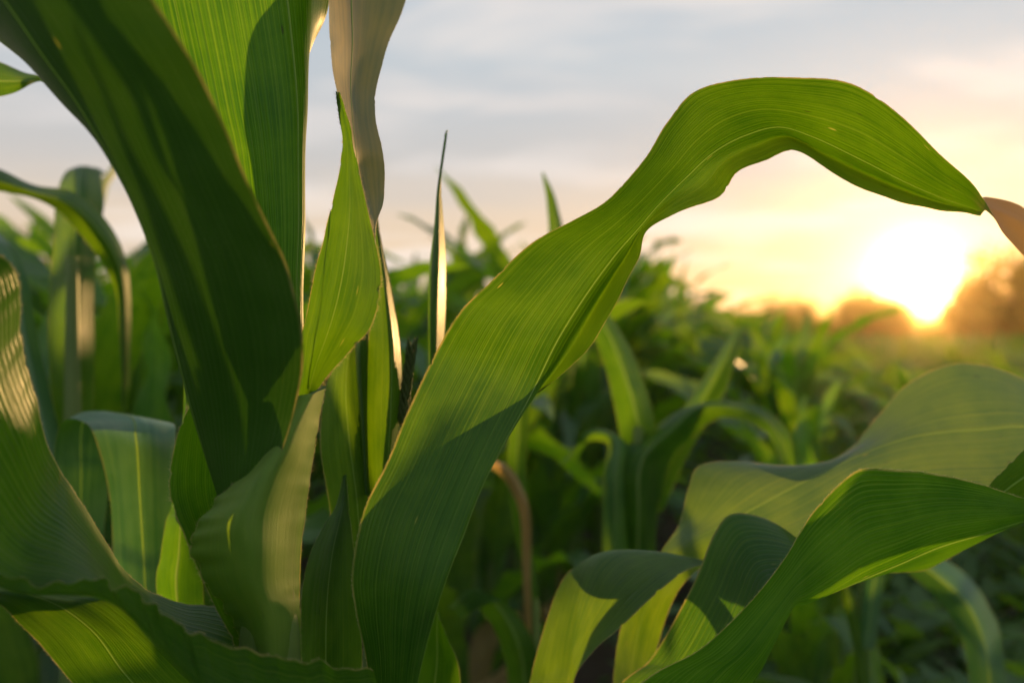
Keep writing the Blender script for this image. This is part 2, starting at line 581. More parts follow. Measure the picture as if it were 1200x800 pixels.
# ------------------------------------------------------------------ setting: soil
def ground():
    # fine near part, coarse out to the horizon, one sheet
    a = np.concatenate([-np.geomspace(700, 9, 26), np.linspace(-8.5, 8.5, 150), np.geomspace(9, 700, 26)])
    c = np.concatenate([-np.geomspace(700, 4, 22), np.linspace(-3.7, 16, 170), np.geomspace(17, 900, 28)])
    X, Y = np.meshgrid(a, c)
    r = np.random.default_rng(5)
    Z = np.zeros_like(X)
    for k in range(28):
        fr = 0.6 * 1.28 ** (k % 14)
        th = r.random() * 6.28
        Z += 0.030 / fr ** 0.75 * np.sin(fr * (X * math.cos(th) + Y * math.sin(th)) + r.random() * 6.28) * 0.35
    Z *= np.clip(1.2 - (np.abs(X) + np.abs(Y)) / 40, 0, 1)
    V = np.stack([X, Y, Z - 0.03], -1)
    o = link('ground', mesh_np('ground', V.reshape(-1, 3), grid_faces(len(c), len(a)), M_SOIL))
    o['kind'] = 'structure'


ground()

# ------------------------------------------------------------------ foreground plant with the big dark leaf
d0 = 0.385
P1 = empty('corn_plant', tuple(pix(315, 760, d0).xy) + (0.0,),
           'large corn plant at left with broad dark leaf, open sheath and long arching leaf', 'corn plant', 'corn plants in the foreground')
stalk(P1, [pix(322, 2750, d0), pix(318, 1800, d0), pix(316, 1100, d0), pix(316, 780, d0), pix(318, 700, d0 + .004), pix(330, 560, d0 + .012), pix(340, 470, d0 + .02)],
      [.0165, .0165, .0155, .0145, .0115, .006, .003], 24)

# sheath: open collar, front wall bulging towards the camera
leaf([[(281, 800, .388), (312, 805, .3665), (352, 800, .392)],
      [(280, 752, .388), (315, 758, .366), (352, 762, .392)],
      [(271, 724, .386), (312, 722, .362), (352, 715, .394)],
      [(246, 686, .382), (298, 685, .354), (352, 680, .396)],
      [(226, 648, .376), (296, 645, .351), (354, 640, .398)],
      [(229, 618, .371), (297, 605, .352), (359, 598, .400)],
      [(258, 580, .371), (312, 562, .357), (363, 566, .401)],
      [(285, 552, .374), (330, 528, .364), (368, 534, .402)],
      [(306, 524, .378), (345, 496, .372), (374, 498, .402)],
      [(336, 468, .386), (364, 462, .384), (381, 455, .402)]],
     P1, M_SHEATH, nu=61, nv=160, ruffle=(.0020, .0004), wl=0.016, rib=False, hairlen=0.0016, name='sheath', rough=.0015)
# back of the collar seen left of the dark leaf
leaf([[(278, 800, .391), (312, 800, .407), (351, 800, .394)],
      [(278, 775, .391), (312, 776, .408), (351, 776, .395)],
      [(268, 742, .390), (310, 745, .410), (351, 745, .397)],
      [(248, 703, .388), (300, 706, .412), (351, 705, .399)],
      [(230, 664, .386), (290, 668, .413), (352, 668, .402)],
      [(214, 624, .386), (280, 632, .414), (354, 632, .404)],
      [(199, 575, .388), (270, 580, .415), (358, 585, .407)],
      [(203, 530, .390), (268, 532, .415), (358, 535, .410)],
      [(211, 500, .393), (265, 500, .414), (350, 500, .412)],
      [(226, 470, .398), (262, 470, .412), (330, 475, .412)]],
     P1, M_LEAF, nu=41, nv=120, ruffle=(.001, 0), rib=False, hairlen=.0018, both=(1, 0), name='sheath')
# A: the broad dark leaf
leaf([[(300, 600, .392), (262, 610, .385), (305, 600, .375)],
      [(290, 540, .400), (243, 545, .383), (325, 548, .366)],
      [(280, 470, .405), (225, 476, .376), (349, 462, .355)],
      [(265, 400, .405), (207, 400, .366), (354, 400, .343)],
      [(245, 314, .400), (184, 316, .352), (337, 314, .330)],
      [(210, 240, .392), (152, 243, .340), (304, 240, .318)],
      [(165, 180, .384), (119, 182, .330), (275, 178, .308)],
      [(98, 138, .376), (84, 122, .322), (248, 118, .300)],
      [(34, 74, .366), (46, 66, .315), (217, 62, .292)],
      [(-30, 22, .356), (5, 4, .308), (177, 0, .286)],
      [(-110, -50, .345), (-60, -80, .300), (120, -90, .278)]],
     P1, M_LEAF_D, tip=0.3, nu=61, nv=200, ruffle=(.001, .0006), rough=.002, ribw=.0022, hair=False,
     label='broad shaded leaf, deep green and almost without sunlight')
# E: backlit blade behind it
leaf([[(300, 470, .420), (352, 470, .430), (356, 470, .445)],
      [(250, 360, .420), (348, 345, .430), (354, 350, .450)],
      [(225, 262, .418), (351, 260, .430), (357, 262, .455)],
      [(205, 180, .415), (350, 178, .430), (352, 180, .458)],
      [(185, 133, .412), (349, 128, .430), (353, 130, .460)],
      [(170, 80, .410), (345, 75, .430), (360, 70, .462)],
      [(150, 0, .405), (337, 0, .428), (383, 8, .460)],
      [(130, -90, .400), (325, -90, .425), (400, -80, .458)]],
     P1, M_LEAF, tip=0.28, nu=61, nv=160, ruffle=(0, .001), ribw=.0015, hair=False)
# B: lobe rising from the collar
leaf([[(350, 468, .392), (361, 462, .392), (368, 456, .394)],
      [(352, 440, .395), (370, 430, .388), (388, 434, .390)],
      [(354, 400, .398), (385, 390, .384), (414, 407, .386)],
      [(362, 361, .400), (396, 352, .384), (437, 378, .386)],
      [(372, 315, .402), (404, 308, .386), (447, 325, .388)],
      [(385, 258, .405), (409, 250, .392), (434, 258, .392)],
      [(398, 203, .408), (408, 200, .400), (421, 208, .396)],
      [(401, 160, .412), (406, 160, .408), (413, 162, .402)],
      [(394, 108, .418), (397, 108, .417), (400, 110, .412)]],
     P1, M_LEAF, nu=51, nv=160, ruffle=(.0006, .0012), wl=.03, ribw=.0011, hairlen=.0018)
# C: twisted upper blade turned to the low sun, its gold put into the colour
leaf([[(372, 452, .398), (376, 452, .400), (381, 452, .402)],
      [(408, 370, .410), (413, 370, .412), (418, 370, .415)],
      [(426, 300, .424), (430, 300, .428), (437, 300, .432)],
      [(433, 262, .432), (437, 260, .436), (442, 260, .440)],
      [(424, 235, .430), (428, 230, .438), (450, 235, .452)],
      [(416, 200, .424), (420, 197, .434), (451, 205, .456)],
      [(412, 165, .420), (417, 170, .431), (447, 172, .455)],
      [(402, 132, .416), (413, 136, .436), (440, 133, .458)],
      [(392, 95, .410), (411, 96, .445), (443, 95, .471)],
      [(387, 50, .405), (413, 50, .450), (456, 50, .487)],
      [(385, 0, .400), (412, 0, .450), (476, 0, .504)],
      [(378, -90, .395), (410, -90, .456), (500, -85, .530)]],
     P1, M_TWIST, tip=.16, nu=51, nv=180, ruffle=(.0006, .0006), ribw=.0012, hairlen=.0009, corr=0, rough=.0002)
# F: leaf clasping the stem, wavy margin in front
leaf([[(420, 792, .400), (458, 850, .378), (437, 790, .358)],
      [(365, 778, .410), (400, 880, .372), (376, 777, .350)],
      [(318, 750, .415), (340, 890, .360), (319, 766, .346)],
      [(268, 716, .412), (272, 850, .350), (240, 747, .336)],
      [(212, 706, .408), (217, 800, .345), (195, 724, .330)],
      [(166, 681, .402), (178, 752, .340), (161, 696, .325)],
      [(139, 654, .396), (146, 712, .335), (129, 682, .320)],
      [(109, 612, .390), (112, 694, .330), (100, 676, .318)],
      [(79, 571, .382), (70, 688, .325), (64, 680, .315)],
      [(52, 530, .372), (15, 683, .320), (12, 674, .312)],
      [(36, 455, .358), (-40, 640, .312), (-48, 628, .303)],
      [(30, 395, .347), (-85, 550, .304), (-92, 540, .296)],
      [(23, 334, .337), (-100, 450, .297), (-108, 440, .290)],
      [(0, 302, .330), (-95, 370, .291), (-104, 362, .286)],
      [(-40, 290, .325), (-100, 330, .288), (-108, 325, .284)]],
     P1, M_LEAF, tip=0.16, nu=61, nv=260, ruffle=(.0006, .0036), wl=.019, rough=.0016, ribw=.0016, corr=.00003, hairlen=.0013,
     label='low leaf clasping the stem, with a crinkled pale margin')
# G: backlit leaf in the bottom left corner
leaf([[(150, 930, .40), (220, 930, .40), (330, 930, .41)],
      [(105, 828, .39), (175, 828, .395), (280, 830, .41)],
      [(75, 787, .382), (140, 780, .390), (240, 790, .405)],
      [(49, 755, .375), (112, 742, .384), (195, 752, .40)],
      [(22, 729, .368), (75, 713, .378), (142, 707, .395)],
      [(0, 708, .362), (42, 700, .372), (106, 699, .392)],
      [(-40, 692, .355), (0, 693, .366), (68, 690, .390)],
      [(-90, 700, .350), (-50, 690, .360), (20, 684, .388)]],
     P1, M_LEAF, tip=0.16, nu=51, nv=120, ruffle=(.0006, .0008), ribw=.0012, hairlen=.001)
# X: soft leaf tip at the top left edge
leaf([[(-120, 50, .56), (-120, 80, .55), (-120, 110, .55)],
      [(-40, 60, .56), (-40, 92, .55), (-40, 118, .55)],
      [(0, 73, .56), (0, 95, .55), (0, 113, .55)],
      [(30, 86, .56), (28, 95, .55), (24, 106, .55)],
      [(55, 90, .56), (52, 94, .56), (48, 96, .56)],
      [(80, 98, .56), (80, 99, .56), (80, 100, .56)]],
     P1, M_LEAF, nu=21, nv=50, hair=False, ribw=.001)

# ------------------------------------------------------------------ plant that carries the arching leaf
P2 = empty('corn_plant', tuple(pix(448, 800, .515).xy) + (0.0,),
           'corn plant with narrow upright blades and tassel bud, close behind the arching leaf', 'corn plant', 'corn plants in the foreground')
stalk(P2, [pix(446, 2330, .515), pix(446, 1600, .515), pix(446, 1000, .515), pix(446, 800, .515), pix(446, 700, .515), pix(446, 640, .515)],
      [.015, .015, .014, .012, .008, .003], 20)
# hero leaf
HERO = [[(300, 1230, .392), (318, 1225, .374), (335, 1225, .392)],
      [(352, 1110, .396), (400, 1105, .378), (380, 1100, .412)],
      [(405, 1000, .398), (478, 1005, .380), (432, 1000, .424)],
      [(424, 880, .398), (484, 890, .382), (436, 880, .430)],
      [(431, 800, .398), (489, 808, .384), (440, 800, .432)],
      [(418, 720, .398), (508, 726, .386), (436, 716, .436)],
      [(413, 670, .398), (524, 675, .388), (440, 664, .440)],
      [(427, 597, .402), (541, 632, .394), (468, 616, .446)],
      [(452, 545, .408), (566, 570, .404), (512, 560, .454)],
      [(478, 482, .418), (594, 515, .420), (572, 506, .462)],
      [(508, 418, .430), (624, 460, .440), (645, 448, .446)],
      [(538, 366, .430), (654, 398, .444), (692, 408, .428)],
      [(574, 330, .430), (687, 345, .447), (724, 352, .424)],
      [(620, 286, .430), (720, 300, .450), (748, 306, .426)],
      [(672, 258, .429), (748, 268, .450), (758, 271, .434)],
      [(716, 232, .428), (772, 240, .450), (792, 249, .436)],
      [(757, 186, .426), (806, 206, .452), (840, 230, .438)],
      [(783, 142, .426), (836, 178, .454), (864, 202, .440)],
      [(812, 109, .426), (872, 158, .456), (898, 187, .442)],
      [(862, 93, .428), (914, 147, .458), (934, 176, .445)],
      [(930, 90, .430), (956, 160, .460), (980, 207, .447)],
      [(1000, 99, .434), (1010, 187, .462), (1040, 232, .450)],
      [(1056, 137, .438), (1060, 213, .463), (1085, 243, .453)],
      [(1100, 180, .442), (1104, 232, .464), (1120, 249, .458)],
      [(1136, 211, .446), (1138, 243, .466), (1142, 252, .468)],
      [(1154, 236, .450), (1151, 247, .468), (1150, 251, .482)],
      [(1163, 251, .454), (1155, 243, .470), (1148, 232, .490)],
      [(1178, 272, .462), (1178, 250, .476), (1172, 232, .496)],
      [(1200, 297, .472), (1206, 268, .482), (1206, 243, .500)],
      [(1236, 336, .486), (1244, 305, .492), (1246, 276, .506)],
      [(1280, 390, .500), (1284, 365, .500), (1286, 350, .508)]]


def hero_cols(st):
    out = []
    for (L, M, R) in st:
        k = 0.0
        if 610 < M[0] < 760:
            k = math.sin(math.pi * (M[0] - 610) / 150)
        elif 780 < M[0] < 1120:
            k = 0.8 * math.sin(math.pi * (M[0] - 780) / 340) ** 0.7
        out.append([L, tuple(0.5 * (a + c) for a, c in zip(L, M)), M,
                    (M[0] * .52 + R[0] * .48, M[1] * .52 + R[1] * .48, (M[2] + R[2]) / 2 + 0.024 * k), R])
    return out


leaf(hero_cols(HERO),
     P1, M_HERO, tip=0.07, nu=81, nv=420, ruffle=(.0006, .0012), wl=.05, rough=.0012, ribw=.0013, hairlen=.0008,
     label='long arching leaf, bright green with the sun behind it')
# narrow blades of the whorl
leaf([[(436, 640, .512), (454, 640, .504), (462, 640, .517)],
      [(432, 560, .514), (454, 555, .504), (464, 550, .517)],
      [(427, 480, .516), (458, 478, .504), (472, 470, .517)],
      [(432, 400, .518), (458, 402, .506), (471, 415, .517)],
      [(437, 330, .520), (450, 335, .510), (460, 340, .517)],
      [(438, 285, .520), (443, 285, .514), (448, 288, .517)],
      [(438, 240, .522), (439, 240, .521), (440, 240, .524)]],
     P2, M_LEAF, nu=31, nv=120, hairlen=.0009, ribw=.001)
leaf([[(500, 520, .532), (508, 520, .514), (516, 520, .537)],
      [(503, 430, .532), (510, 430, .512), (518, 430, .538)],
      [(503, 360, .532), (511, 360, .512), (521, 360, .539)],
      [(504, 310, .532), (513, 310, .514), (522, 308, .538)],
      [(509, 265, .533), (514, 265, .520), (521, 262, .537)],
      [(512, 225, .534), (515, 225, .528), (519, 218, .536)],
      [(517, 190, .535), (519, 190, .532), (521, 188, .536)],
      [(523, 153, .536), (524, 153, .536), (525, 153, .536)]],
     P2, M_LEAF, nu=31, nv=120, hairlen=.0007, ribw=.0008)
# broad inner blade left of the hero base
leaf([[(400, 680, .522), (425, 680, .512), (455, 680, .520)],
      [(388, 590, .524), (418, 585, .512), (452, 590, .520)],
      [(376, 520, .526), (410, 520, .514), (442, 560, .520)],
      [(380, 460, .528), (405, 460, .516), (430, 500, .520)],
      [(392, 424, .530), (408, 415, .520), (422, 430, .522)],
      [(410, 396, .532), (415, 392, .528), (418, 400, .528)]],
     P2, M_LEAF, nu=41, nv=110, hairlen=.0009, ribw=.001)
# rolled young blade
leaf([[(424, 580, .518), (430, 580, .508), (438, 580, .518)],
      [(420, 490, .518), (426, 488, .506), (435, 490, .518)],
      [(416, 420, .518), (422, 420, .507), (433, 415, .518)],
      [(418, 388, .520), (422, 386, .516), (430, 380, .520)]],
     P2, M_LEAF_D, nu=21, nv=70, hairlen=.0007, rib=False)
# M: blade between sheath and hero base, bent towards the sun at its top
leaf([[(352, 900, .482), (385, 900, .467), (420, 900, .482)],
      [(352, 770, .482), (382, 770, .466), (425, 770, .482)],
      [(354, 700, .482), (384, 696, .466), (420, 700, .482)],
      [(364, 652, .484), (390, 645, .470), (416, 655, .482)],
      [(381, 616, .486), (398, 610, .476), (412, 618, .482)],
      [(395, 592, .489), (403, 588, .483), (409, 592, .484)],
      [(403, 556, .492), (405, 556, .491), (407, 558, .492)]],
     P2, M_LEAF, nu=41, nv=110, hairlen=.0009, ribw=.001)
# small leaf right of the hero base
leaf([[(470, 930, .542), (505, 930, .547), (550, 930, .542)],
      [(478, 820, .542), (508, 820, .550), (541, 815, .542)],
      [(488, 780, .542), (512, 775, .551), (537, 776, .542)],
      [(498, 745, .542), (512, 742, .551), (525, 746, .542)],
      [(510, 716, .544), (512, 715, .548), (514, 718, .544)]],
     P2, M_LEAF, nu=31, nv=70, hairlen=.001, ribw=.001)


def tassel():
    base = np.array(P2.location)
    p0, p1 = np.array(pix(470, 500, .514)), np.array(pix(483, 402, .516))
    t = np.linspace(0, 1, 30)
    V, Fc = tube(p0 + (p1 - p0) * t[:, None], 0.0022 * np.sqrt(np.clip(1 - (t * 2 - 1) ** 8, 0.02, 1)) * (1.1 - .4 * t), 10)
    o = link('tassel_bud', mesh_np('tassel_bud', V - base, Fc, M_TASSEL), P2)
    Vs, Fs, off = [], [], 0
    r = np.random.default_rng(3)
    ax = (p1 - p0) / np.linalg.norm(p1 - p0)
    for k in range(90):
        q = p0 + (p1 - p0) * (0.03 + 0.95 * k / 90)
        a = k * 2.399
        out = np.array([math.cos(a), math.sin(a), 0.0])
        rr = 0.0022
        tt = np.linspace(0, 1, 6)
        pts = q + out * rr + (ax * 0.0062 + out * 0.0012)[None] * tt[:, None]
        v, f = tube(pts, 0.0009 * np.sin(np.pi * np.clip(tt * 0.92 + 0.06, 0, 1)) ** 0.7, 6)
        Vs.append(v); Fs.append(f + off); off += len(v)
    h = link('spikelet', mesh_np('spikelet', np.concatenate(Vs) - base, np.concatenate(Fs), M_TASSEL), o)
    h['kind'] = 'stuff'


tassel()

# ------------------------------------------------------------------ plant whose leaves sweep in from below to the right
P3 = empty('corn_plant', tuple(pix(715, 1000, .56).xy) + (0.0,),
           'corn plant low at right with broad wavy leaves reaching under the sun', 'corn plant', 'corn plants in the foreground')
stalk(P3, [pix(715, 1990, .56), pix(715, 1500, .56), pix(715, 1100, .56), pix(712, 930, .56)], [.014, .014, .013, .008], 20)
# O: upper wavy leaf
leaf([[(715, 960, .560), (722, 960, .565), (730, 960, .570)],
      [(720, 780, .600), (740, 780, .600), (765, 780, .600)],
      [(742, 692, .610), (765, 690, .600), (795, 692, .590)],
      [(775, 646, .610), (803, 640, .590), (845, 652, .575)],
      [(796, 612, .612), (845, 615, .584), (885, 655, .558)],
      [(806, 572, .614), (882, 596, .580), (920, 655, .548)],
      [(822, 543, .618), (915, 578, .580), (950, 645, .542)],
      [(880, 539, .619), (950, 560, .580), (985, 632, .538)],
      [(945, 548, .618), (990, 541, .582), (1020, 616, .536)],
      [(992, 527, .616), (1030, 524, .584), (1060, 604, .535)],
      [(1030, 486, .622), (1070, 512, .584), (1098, 596, .535)],
      [(1066, 448, .630), (1110, 506, .584), (1135, 592, .535)],
      [(1122, 425, .635), (1155, 503, .584), (1172, 590, .536)],
      [(1182, 436, .633), (1200, 500, .586), (1210, 588, .540)],
      [(1245, 470, .622), (1255, 510, .588), (1260, 588, .545)],
      [(1320, 520, .611), (1325, 545, .590), (1330, 590, .565)]],
     P3, M_GLOSS, tip=0.16, droop=.6, nu=61, nv=300, ruffle=(.0005, .0005), rough=.0012, ribw=.0016, hairlen=.0008)
# Q: lower left wavy part
leaf([[(690, 990, .56), (712, 990, .55), (735, 990, .56)],
      [(618, 850, .565), (658, 850, .535), (672, 870, .525)],
      [(621, 795, .568), (664, 776, .535), (672, 800, .525)],
      [(635, 740, .570), (669, 742, .536), (696, 762, .525)],
      [(650, 696, .572), (681, 696, .537), (726, 736, .524)],
      [(667, 669, .574), (697, 660, .538), (757, 706, .524)],
      [(692, 662, .576), (722, 645, .540), (786, 681, .525)],
      [(735, 670, .576), (768, 645, .542), (808, 666, .530)],
      [(795, 666, .572), (826, 655, .546), (836, 661, .538)],
      [(850, 665, .570), (875, 664, .552), (885, 670, .545)],
      [(900, 690, .570), (915, 690, .558), (925, 695, .552)]],
     P3, M_GLOSS, nu=51, nv=200, ruffle=(.0005, .0005), rib=False, hairlen=.0008)
# P: near leaf, trough folded over
leaf([[(700, 1010, .54), (718, 1010, .52), (726, 1000, .53)],
      [(640, 900, .520), (800, 900, .440), (705, 860, .425)],
      [(730, 800, .515), (880, 802, .438), (752, 796, .420)],
      [(766, 770, .515), (901, 764, .438), (822, 758, .420)],
      [(811, 690, .516), (918, 724, .442), (882, 700, .424)],
      [(838, 626, .518), (926, 708, .448), (918, 655, .428)],
      [(862, 603, .520), (940, 706, .454), (938, 620, .434)],
      [(908, 616, .524), (972, 695, .460), (966, 583, .440)],
      [(958, 650, .530), (1010, 679, .464), (1003, 551, .446)],
      [(1015, 668, .532), (1052, 662, .466), (1052, 550, .450)],
      [(1078, 671, .530), (1102, 640, .468), (1100, 556, .454)],
      [(1128, 648, .526), (1150, 625, .470), (1150, 567, .458)],
      [(1180, 618, .522), (1200, 610, .474), (1200, 583, .464)],
      [(1250, 600, .520), (1260, 598, .484), (1260, 588, .474)]],
     P3, M_LEAF, tip=0.16, droop=.6, nu=71, nv=300, ruffle=(.0008, .0006), wl=.03, rough=.0012, ribw=.0013, hairlen=.0011,
     label='near leaf folded into a trough, its raised side lit from behind')
# turned leaf piece at the right edge
leaf([[(1145, 600, .500), (1150, 600, .502), (1158, 605, .505)],
      [(1160, 566, .500), (1172, 580, .502), (1185, 600, .508)],
      [(1193, 531, .498), (1205, 556, .502), (1216, 596, .510)],
      [(1228, 500, .500), (1244, 540, .504), (1255, 590, .512)],
      [(1290, 480, .505), (1300, 530, .508), (1310, 590, .515)]],
     P3, M_LEAF, tip=0.1, nu=31, nv=80, hairlen=.0008, ribw=.001)


# ------------------------------------------------------------------ field plants
def make_leaf_mesh(name, L, w, el0, bend, twist, fold, seed, nseg=22, nu=7, mat=None, kink=None):
    """blade along +X from the origin: rises at el0, bends down by bend (radians) over its length"""
    r = np.random.default_rng(seed)
    t = np.linspace(0, 1, nseg)
    ang = el0 - bend * t ** 1.35
    if kink:
        ang = ang - kink[1] / (1 + np.exp(-(t - kink[0]) * 40))
    ds = L / (nseg - 1)
    x = np.concatenate([[0], np.cumsum(np.cos(ang[:-1]) * ds)])
    z = np.concatenate([[0], np.cumsum(np.sin(ang[:-1]) * ds)])
    yaw = 0.12 * r.normal() * t ** 2 * L
    P = np.stack([x, yaw, z], 1)
    T = np.gradient(P, axis=0)
    T /= np.linalg.norm(T, axis=1, keepdims=True)
    up = np.stack([-np.sin(ang), 0 * t, np.cos(ang)], 1)
    side = np.cross(up, T)
    tw = twist * t ** 1.5
    s2 = side * np.cos(tw)[:, None] + up * np.sin(tw)[:, None]
    u2 = up * np.cos(tw)[:, None] - side * np.sin(tw)[:, None]
    wd = w * 0.5 * np.clip(np.minimum((t * 5 + 0.35), 1), 0, 1) * np.clip(1 - t ** 2.6, 0.0, 1) ** 0.8
    c = np.linspace(-1, 1, nu)
    f = fold * (1 - 0.75 * t)
    ruf = 0.16 * w * np.sin(2 * np.pi * (t * L / 0.11 + r.random())) * np.clip(t * 4, 0, 1)
    ruf2 = 0.16 * w * np.sin(2 * np.pi * (t * L / 0.13 + r.random())) * np.clip(t * 4, 0, 1)
    G = P[:, None, :] + (wd[:, None] * c[None])[..., None] * s2[:, None, :] \
        + (wd[:, None] * np.abs(c)[None] * f[:, None])[..., None] * u2[:, None, :]
    ed = np.where(c < 0, -c, 0)[None] ** 2 * ruf[:, None] + np.where(c > 0, c, 0)[None] ** 2 * ruf2[:, None]
    G = G + (ed * (wd / (w * .5))[:, None])[..., None] * u2[:, None, :]
    uu, vv = np.meshgrid((c + 1) / 2, t * L)
    return mesh_np(name, G.reshape(-1, 3), grid_faces(nseg, nu), mat or M_BACK, np.stack([uu, vv], -1).reshape(-1, 2)), G


def field_proto(k, H):
    """list of (part name, mesh) of one field plant, standing at the origin, about H tall"""
    r = np.random.default_rng(900 + k)
    parts = []
    hs = H * 0.66
    n = 24
    t = np.linspace(0, 1, n)
    bend = 0.02 * r.normal(size=2)
    P = np.stack([bend[0] * t ** 2, bend[1] * t ** 2, hs * t - 0.05 * (1 - t)], 1)
    R = 0.0145 * (1 - 0.72 * t ** 2) * (1 + 0.10 * (np.abs(((t * 7) % 1) - 0.5) > 0.42))
    V, Fc = tube(P, R, 10)
    parts.append(('stalk', mesh_np('stalk', V, Fc, M_STALK)))
    nl = int(r.integers(9, 12))
    az0 = r.random() * 6.28
    polys = [(V, Fc, None)]
    for i in range(nl):
        q = i / (nl - 1)
        h = hs * (0.16 + 0.80 * q ** 0.9)
        az = az0 + (i % 2) * math.pi + r.normal() * 0.35
        L = H * (0.46 + 0.34 * math.sin(math.pi * min(1, q * 0.9 + 0.1))) * (0.9 + 0.2 * r.random())
        if q > 0.85:
            L *= 0.72
        w = (0.066 + 0.036 * math.sin(math.pi * q)) * (0.9 + 0.2 * r.random())
        el = math.radians(58 + 26 * q + r.normal() * 6)
        bd = math.radians(r.uniform(45, 140) * (1 - 0.70 * q ** 2))
        kink = (r.uniform(.45, .75), r.uniform(.4, 1.1)) if r.random() < 0.35 else None
        dry_or_sun_tan = (i == 0 and r.random() < 0.5)
        me, G = make_leaf_mesh('leaf', L, w, el, bd, r.normal() * 0.7, 0.55, 1000 + k * 40 + i, kink=kink, mat=M_DRY if dry_or_sun_tan else None)
        Mx = Matrix.Translation(Vector(P[min(n - 1, int(h / hs * (n - 1)))])) @ Matrix.Rotation(az, 4, 'Z')
        me.transform(Mx)
        parts.append(('leaf', me))
    return parts


PROTO = [field_proto(k, 1.15) for k in range(9)]


def plant_copy(k, loc, sc, rz, label, group='corn plants in the field', tilt=(0, 0)):
    o = empty('corn_plant', loc, label, 'corn plant', group)
    o.rotation_euler = (tilt[0], tilt[1], rz)
    o.scale = (sc, sc, sc)
    for nm, me in PROTO[k]:
        link(nm, me, o)
    return o


# --- hand-placed blurred neighbours
def neighbour(px, d, label, top=560, rad=.012):
    o = empty('corn_plant', tuple(pix(px, 800, d).xy) + (0.0,), label, 'corn plant', 'blurred corn plants close behind')
    yb = HY + CZ / d * F + 15
    stalk(o, [pix(px, yb, d), pix(px, (yb * 2 + top) / 3, d), pix(px, (yb + 2 * top) / 3, d), pix(px, top, d)], [rad, rad, rad * .9, rad * .45], 12)
    return o


N1 = neighbour(85, .80, 'blurred corn plant at left edge with arched leaf above the crinkled leaf', 300)
leaf([[(60, 520, .80), (80, 520, .79), (100, 520, .80)],
      [(-160, 190, .76), (-160, 205, .74), (-160, 215, .75)],
      [(-60, 180, .77), (-60, 200, .75), (-60, 212, .76)],
      [(0, 199, .78), (0, 212, .76), (0, 224, .77)],
      [(40, 217, .79), (40, 226, .77), (40, 233, .78)],
      [(85, 226, .80), (80, 238, .78), (70, 250, .79)],
      [(122, 256, .81), (112, 266, .79), (98, 280, .80)],
      [(146, 296, .82), (136, 302, .80), (120, 312, .81)],
      [(154, 345, .83), (146, 348, .81), (136, 350, .82)],
      [(154, 420, .84), (147, 420, .82), (141, 420, .83)],
      [(148, 500, .85), (146, 500, .85), (144, 500, .85)]][1:],
     N1, M_LEAF, nu=21, nv=90, hair=False, ribw=.0014)
leaf([[(75, 560, .82), (90, 560, .81), (105, 560, .82)],
      [(56, 430, .82), (84, 432, .80), (112, 430, .82)],
      [(56, 350, .83), (84, 350, .81), (110, 350, .83)],
      [(62, 285, .85), (88, 280, .83), (114, 290, .85)],
      [(64, 238, .88), (92, 226, .86), (122, 240, .88)],
      [(78, 200, .92), (96, 196, .91), (118, 208, .92)],
      [(112, 196, .95), (118, 198, .95), (124, 204, .95)]],
     N1, M_LEAF, nu=21, nv=80, hair=False, ribw=.0014)
leaf([[(40, 700, .80), (60, 700, .79), (85, 700, .80)],
      [(20, 560, .80), (50, 560, .78), (80, 560, .80)],
      [(-10, 400, .80), (20, 390, .78), (45, 400, .80)],
      [(-50, 310, .80), (-10, 290, .78), (22, 300, .80)],
      [(-110, 260, .80), (-80, 230, .79), (-50, 240, .80)]],
     N1, M_TEAL, nu=21, nv=60, hair=False, ribw=.0014)
leaf([[(150, 900, .62), (175, 900, .61), (205, 900, .62)],
      [(135, 690, .62), (170, 690, .60), (205, 690, .61)],
      [(128, 590, .61), (165, 580, .59), (206, 590, .60)],
      [(112, 520, .60), (160, 515, .58), (206, 515, .60)],
      [(98, 494, .61), (150, 486, .60), (198, 496, .62)],
      [(70, 500, .64), (100, 488, .65), (150, 500, .67)],
      [(62, 560, .66), (95, 560, .67), (130, 560, .69)],
      [(70, 640, .68), (95, 640, .69), (120, 640, .70)]],
     N1, M_TEAL, nu=31, nv=90, hair=False, ribw=.0014)
leaf([[(215, 860, .56), (225, 860, .55), (240, 860, .56)],
      [(184, 700, .56), (208, 700, .55), (238, 705, .56)],
      [(188, 650, .56), (210, 650, .55), (236, 655, .56)],
      [(196, 610, .56), (212, 610, .55), (232, 615, .56)],
      [(206, 575, .57), (214, 575, .56), (225, 580, .57)],
      [(216, 440, .58), (219, 440, .58), (222, 440, .58)]],
     N1, M_LEAF, nu=21, nv=60, hair=False, ribw=.001)

for (qx, qd, qs, qr, ql) in ((20, 1.20, 1.02, .4, 'blurred corn plant at the left edge behind the arched leaf, half hidden'),
                             (165, 1.30, .97, 2.2, 'blurred corn plant filling the gap left of the broad dark leaf'),
                             (110, 1.55, 1.06, 4.0, 'blurred corn plant farther back between the two left-edge plants')):
    plant_copy(int(qr * 2) % 9, tuple(pix(qx, 800, qd).xy) + (-0.02,), qs, qr, ql, 'blurred corn plants close behind')

